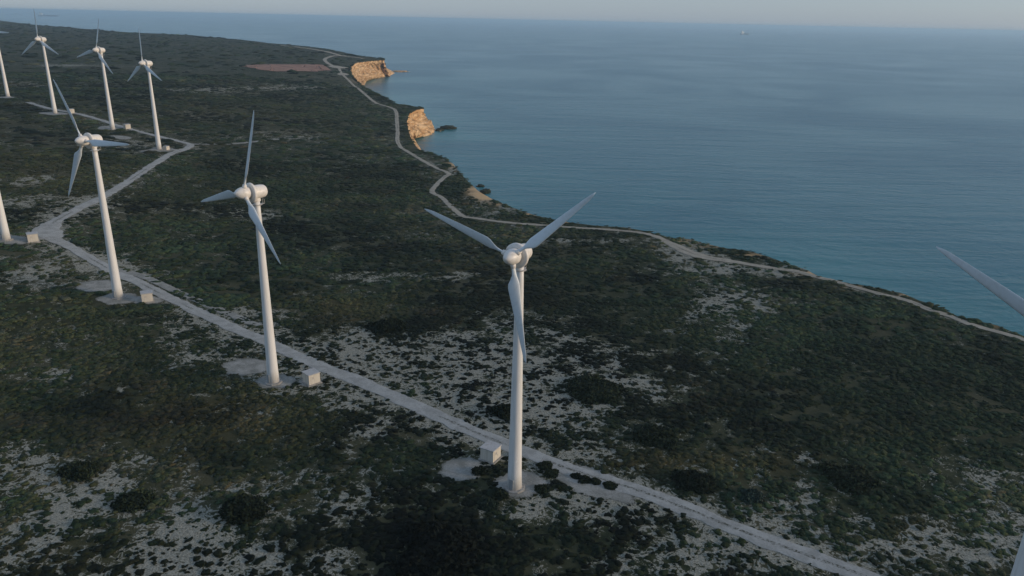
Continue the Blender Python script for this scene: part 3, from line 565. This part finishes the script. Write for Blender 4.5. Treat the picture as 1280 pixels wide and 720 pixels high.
# (base point, yaw, blade phase, label)
TUR = [((643,610),-28,48,'white wind turbine in the middle foreground, rotor high in front of the coast path'),((342,478),-39,15,'white wind turbine standing by the road left of centre, beside a round gravel pad'),
 ((148,372),-26,88,'white wind turbine at left with one blade pointing right and two sheds of road bend behind'),((199,187),-33,116,'far white wind turbine at the hairpin bend of the gravel road'),
 ((141,162),-26,15,'far white wind turbine between two others at the upper left, second from the road bend'),((69,142),-20,-2,'far white wind turbine seen behind the blade of a nearer turbine at upper left'),((10,121),-22,92,'white wind turbine cut by the upper left edge of the photo'),
 ((8,300),-24,24,'white wind turbine tower cut by the left edge beside a small cream shed'),(None,-40,-62,'white wind turbine mostly outside the right edge, one blade showing over the sea')]
lab3 = 'white wind turbine at left inside the road bend, one blade pointing straight right'
wt = []
for i, (b_, yaw, ph, lab) in enumerate(TUR):
    o = proto if i == 0 else copy_tree(proto)
    p = land(*b_) if b_ else np.array([61.5, 74.5, 0.0])
    o.location = (p[0], p[1], float(hgt(p[0], p[1]))-.1); o.rotation_euler = (0, 0, R(yaw))
    hb = [c for c in bpy.data.objects if c.parent == o and c.name.startswith('hub')][0]; hb.rotation_euler = (R(-4), R(ph), 0) ; hb.rotation_mode = 'YXZ'
    tag(o, lab3 if i == 2 else lab, 'wind turbine', 'white wind turbines along the service road'); wt.append(o)
# ------------------------------------------------------------------ transformer sheds
def make_shed():
    t = empty('transformer_shed', (0, 0, 0)); s = 1.45
    bm = bmesh.new(); box(bm, -s, s, -s, s, .12, 2.5, .03)
    for z in (0,): 
        for x in (-.48, .48): box(bm, x*s-.02, x*s+.02, -s-.015, -s+.01, .2, 2.4)
    bm_obj('wall', bm, M_SHED, t)
    bm = bmesh.new(); box(bm, -s-.14, s+.14, -s-.14, s+.14, 2.505, 2.68, .04); bm_obj('roof', bm, M_ROOF, t)
    bm = bmesh.new(); box(bm, -s-.35, s+.35, -s-.35, s+.35, -.4, .118, .03); bm_obj('base_slab', bm, M_CONC, t)
    bm = bmesh.new(); box(bm, s-.01, s+.04, -.95, .95, .25, 2.2, .01); d = bm_obj('door', bm, M_SHED, t)
    bm = bmesh.new()
    for k in range(7): box(bm, s+.035, s+.07, -.7, -.15, 1.4+k*.09, 1.44+k*.09)
    bm_obj('louvre', bm, M_METAL, d)
    bm = bmesh.new(); box(bm, s+.035, s+.1, .0, .05, 1.05, 1.25); bm_obj('handle', bm, M_METAL, d); return t
sh0 = make_shed()
SH = [((613,577),-30,1.0,'cream transformer shed beside the central turbine and the road'),((388,481),-46,1.0,'cream transformer shed right of the tower by the round gravel pad'),((182,378),-62,1.0,'cream transformer shed right of the left turbine inside the road bend'),
 ((39,303),-55,1.05,'cream transformer shed by the left edge at the sharp road bend'),((207,188),-20,.8,'small shed at the foot of the far turbine at the hairpin bend'),((158,161.5),-40,1.05,'pale shed on the far road between two far turbines'),((88,142),-40,1.05,'pale shed right of the far turbine nearest the upper left corner')]
for i, (p, yaw, s_, lab) in enumerate(SH):
    o = sh0 if i == 0 else copy_tree(sh0); q = land(*p); o.location = (q[0], q[1]+1.2, float(hgt(q[0], q[1]+1.2))+.1); o.rotation_euler = (0, 0, R(yaw)); o.scale = (s_,)*3
    tag(o, lab, 'shed', 'transformer sheds beside the turbines')
# ------------------------------------------------------------------ rocks
def rock(c, rx, ry, rz, seed, label, rot=0, mat=M_ROCK, cov_=.45):
    bm = bmesh.new(); bmesh.ops.create_icosphere(bm, subdivisions=4, radius=1.0)
    P = np.array([tuple(v.co) for v in bm.verts]); f = fbm(P[:, 0]*2+seed, P[:, 1]*2+P[:, 2]*1.7, seed, 4)
    for v, q in zip(bm.verts, f): v.co *= .65+.7*q
    for v in bm.verts: v.co = Vector((v.co.x*rx, v.co.y*ry, v.co.z*rz))
    o = bm_obj('sea_rock', bm, mat); o.location = c; o.rotation_euler = (0, 0, rot); n = len(o.data.vertices); vattr(o, 'mask', np.c_[np.full(n, cov_), np.zeros(n), np.zeros(n)])
    tag(o, label, 'rock', 'rocks in the sea off the cliffs'); return o
q = onsea(559, 160.5); rock((q[0], q[1], SEA+.2), 9, 8, 2.6, 3, 'long dark low rock in the sea off the orange bluff', cov_=.75)
q = onsea(549, 163); rock((q[0], q[1], SEA), 4.5, 6, 2.2, 5, 'small dark rock between the orange bluff and the long rock', cov_=.6)
q = onsea(500, 89.5); rock((q[0], q[1], SEA), 16, 14, 2.0, 8, 'low pale rock off the tip of the farthest orange headland', cov_=.1)
q = onsea(607, 240); rock((q[0], q[1], SEA), 3.5, 5, 1.8, 9, 'dark boulder in the water below the small sandy scarp', cov_=.7)
q = onsea(601, 233); rock((q[0], q[1], SEA), 2.6, 3, 1.4, 12, 'smaller dark boulder in the water above the sandy scarp', cov_=.7)
# ------------------------------------------------------------------ ships
def ship(px, py, length, yaw, label, seed, hullc=(.05, .06, .08), sc_deck=1.0):
    d = ray(px, py); q = onsea(px, py); root = empty('cargo_ship', (q[0], q[1], SEA), yaw); tag(root, label, 'ship', 'ships near the horizon')
    Lh = length; B = length*.15; Hh = length*.065; mh = painted('hull_paint', hullc, .5, .1, False); mw = painted('ship_white', (.7, .7, .68), .5, .1, False)
    vs = []; fs = []; st = [(-.5, .75), (-.46, .95), (-.2, 1), (.3, 1), (.42, .7), (.5, .04)]
    for (t, w_) in st:
        for (yy, zz) in ((-.5, Hh*(1.25 if t > .4 else 1)), (-.42, -1.0), (.42, -1.0), (.5, Hh*(1.25 if t > .4 else 1))): vs.append((t*Lh, yy*w_*B, zz))
    for i in range(len(st)-1):
        for k in range(4): fs.append((i*4+k, i*4+(k+1) % 4, i*4+4+(k+1) % 4, i*4+4+k))
    fs.append((0, 1, 2, 3)); fs.append(tuple(len(vs)-1-k for k in range(4))); mesh_obj('hull', vs, fs, mh, root)
    bm = bmesh.new(); k_ = sc_deck; box(bm, -.44*Lh, (-.44+.14*k_)*Lh, -B*.42, B*.42, Hh+.02, Hh+Lh*.085*k_, .4); box(bm, -.40*Lh, -.32*Lh, -B*.5, B*.5, Hh+Lh*.0852*k_, Hh+Lh*.11*k_, .3); bm_obj('superstructure', bm, mw, root)
    bm = bmesh.new(); lathe(bm, [(Lh*.018, Hh+Lh*.08), (Lh*.014, Hh+Lh*.14)], 12, off=(-.43*Lh, 0, 0)); bm_obj('funnel', bm, mh, root)
    bm = bmesh.new()
    for k in range(4): box(bm, (-.24+k*.15)*Lh, (-.14+k*.15)*Lh, -B*.38, B*.38, Hh+.02, Hh+Lh*.02, .2)
    bm_obj('hatch_cover', bm, mh, root)
    bm = bmesh.new(); box(bm, .40*Lh-.4, .40*Lh+.4, -.4, .4, Hh, Hh+Lh*.09); bm_obj('mast', bm, mw, root)
ship(931, 43.0, 130, R(28), 'small dark ship alone near the horizon right of the middle', 1, (.015, .02, .03), 2.0)
ship(61, 20.5, 300, R(12), 'long pale ship just beyond the land at the upper left, the lower of the two', 2, (.10, .12, .16))
ship(68, 15.6, 420, R(8), 'faint long ship on the horizon at the upper left, the upper of the two', 3, (.08, .09, .12))
# ------------------------------------------------------------------ haze
bm = bmesh.new(); box(bm, -47000, 47000, -47000, 47000, -26, 92)
mh, n, l, b = new_mat('sea_haze'); n.remove(b); pv = N(n, 'ShaderNodeVolumePrincipled'); pv.inputs['Density'].default_value = 9e-5; pv.inputs['Color'].default_value = (.64, .84, .98, 1); pv.inputs['Anisotropy'].default_value = .2
l.new(pv.outputs[0], n['Material Output'].inputs['Volume']); hz = bm_obj('haze', bm, mh); tag(hz, 'thin blue haze over land and sea', 'haze', kind='stuff')
for o in wt: pass
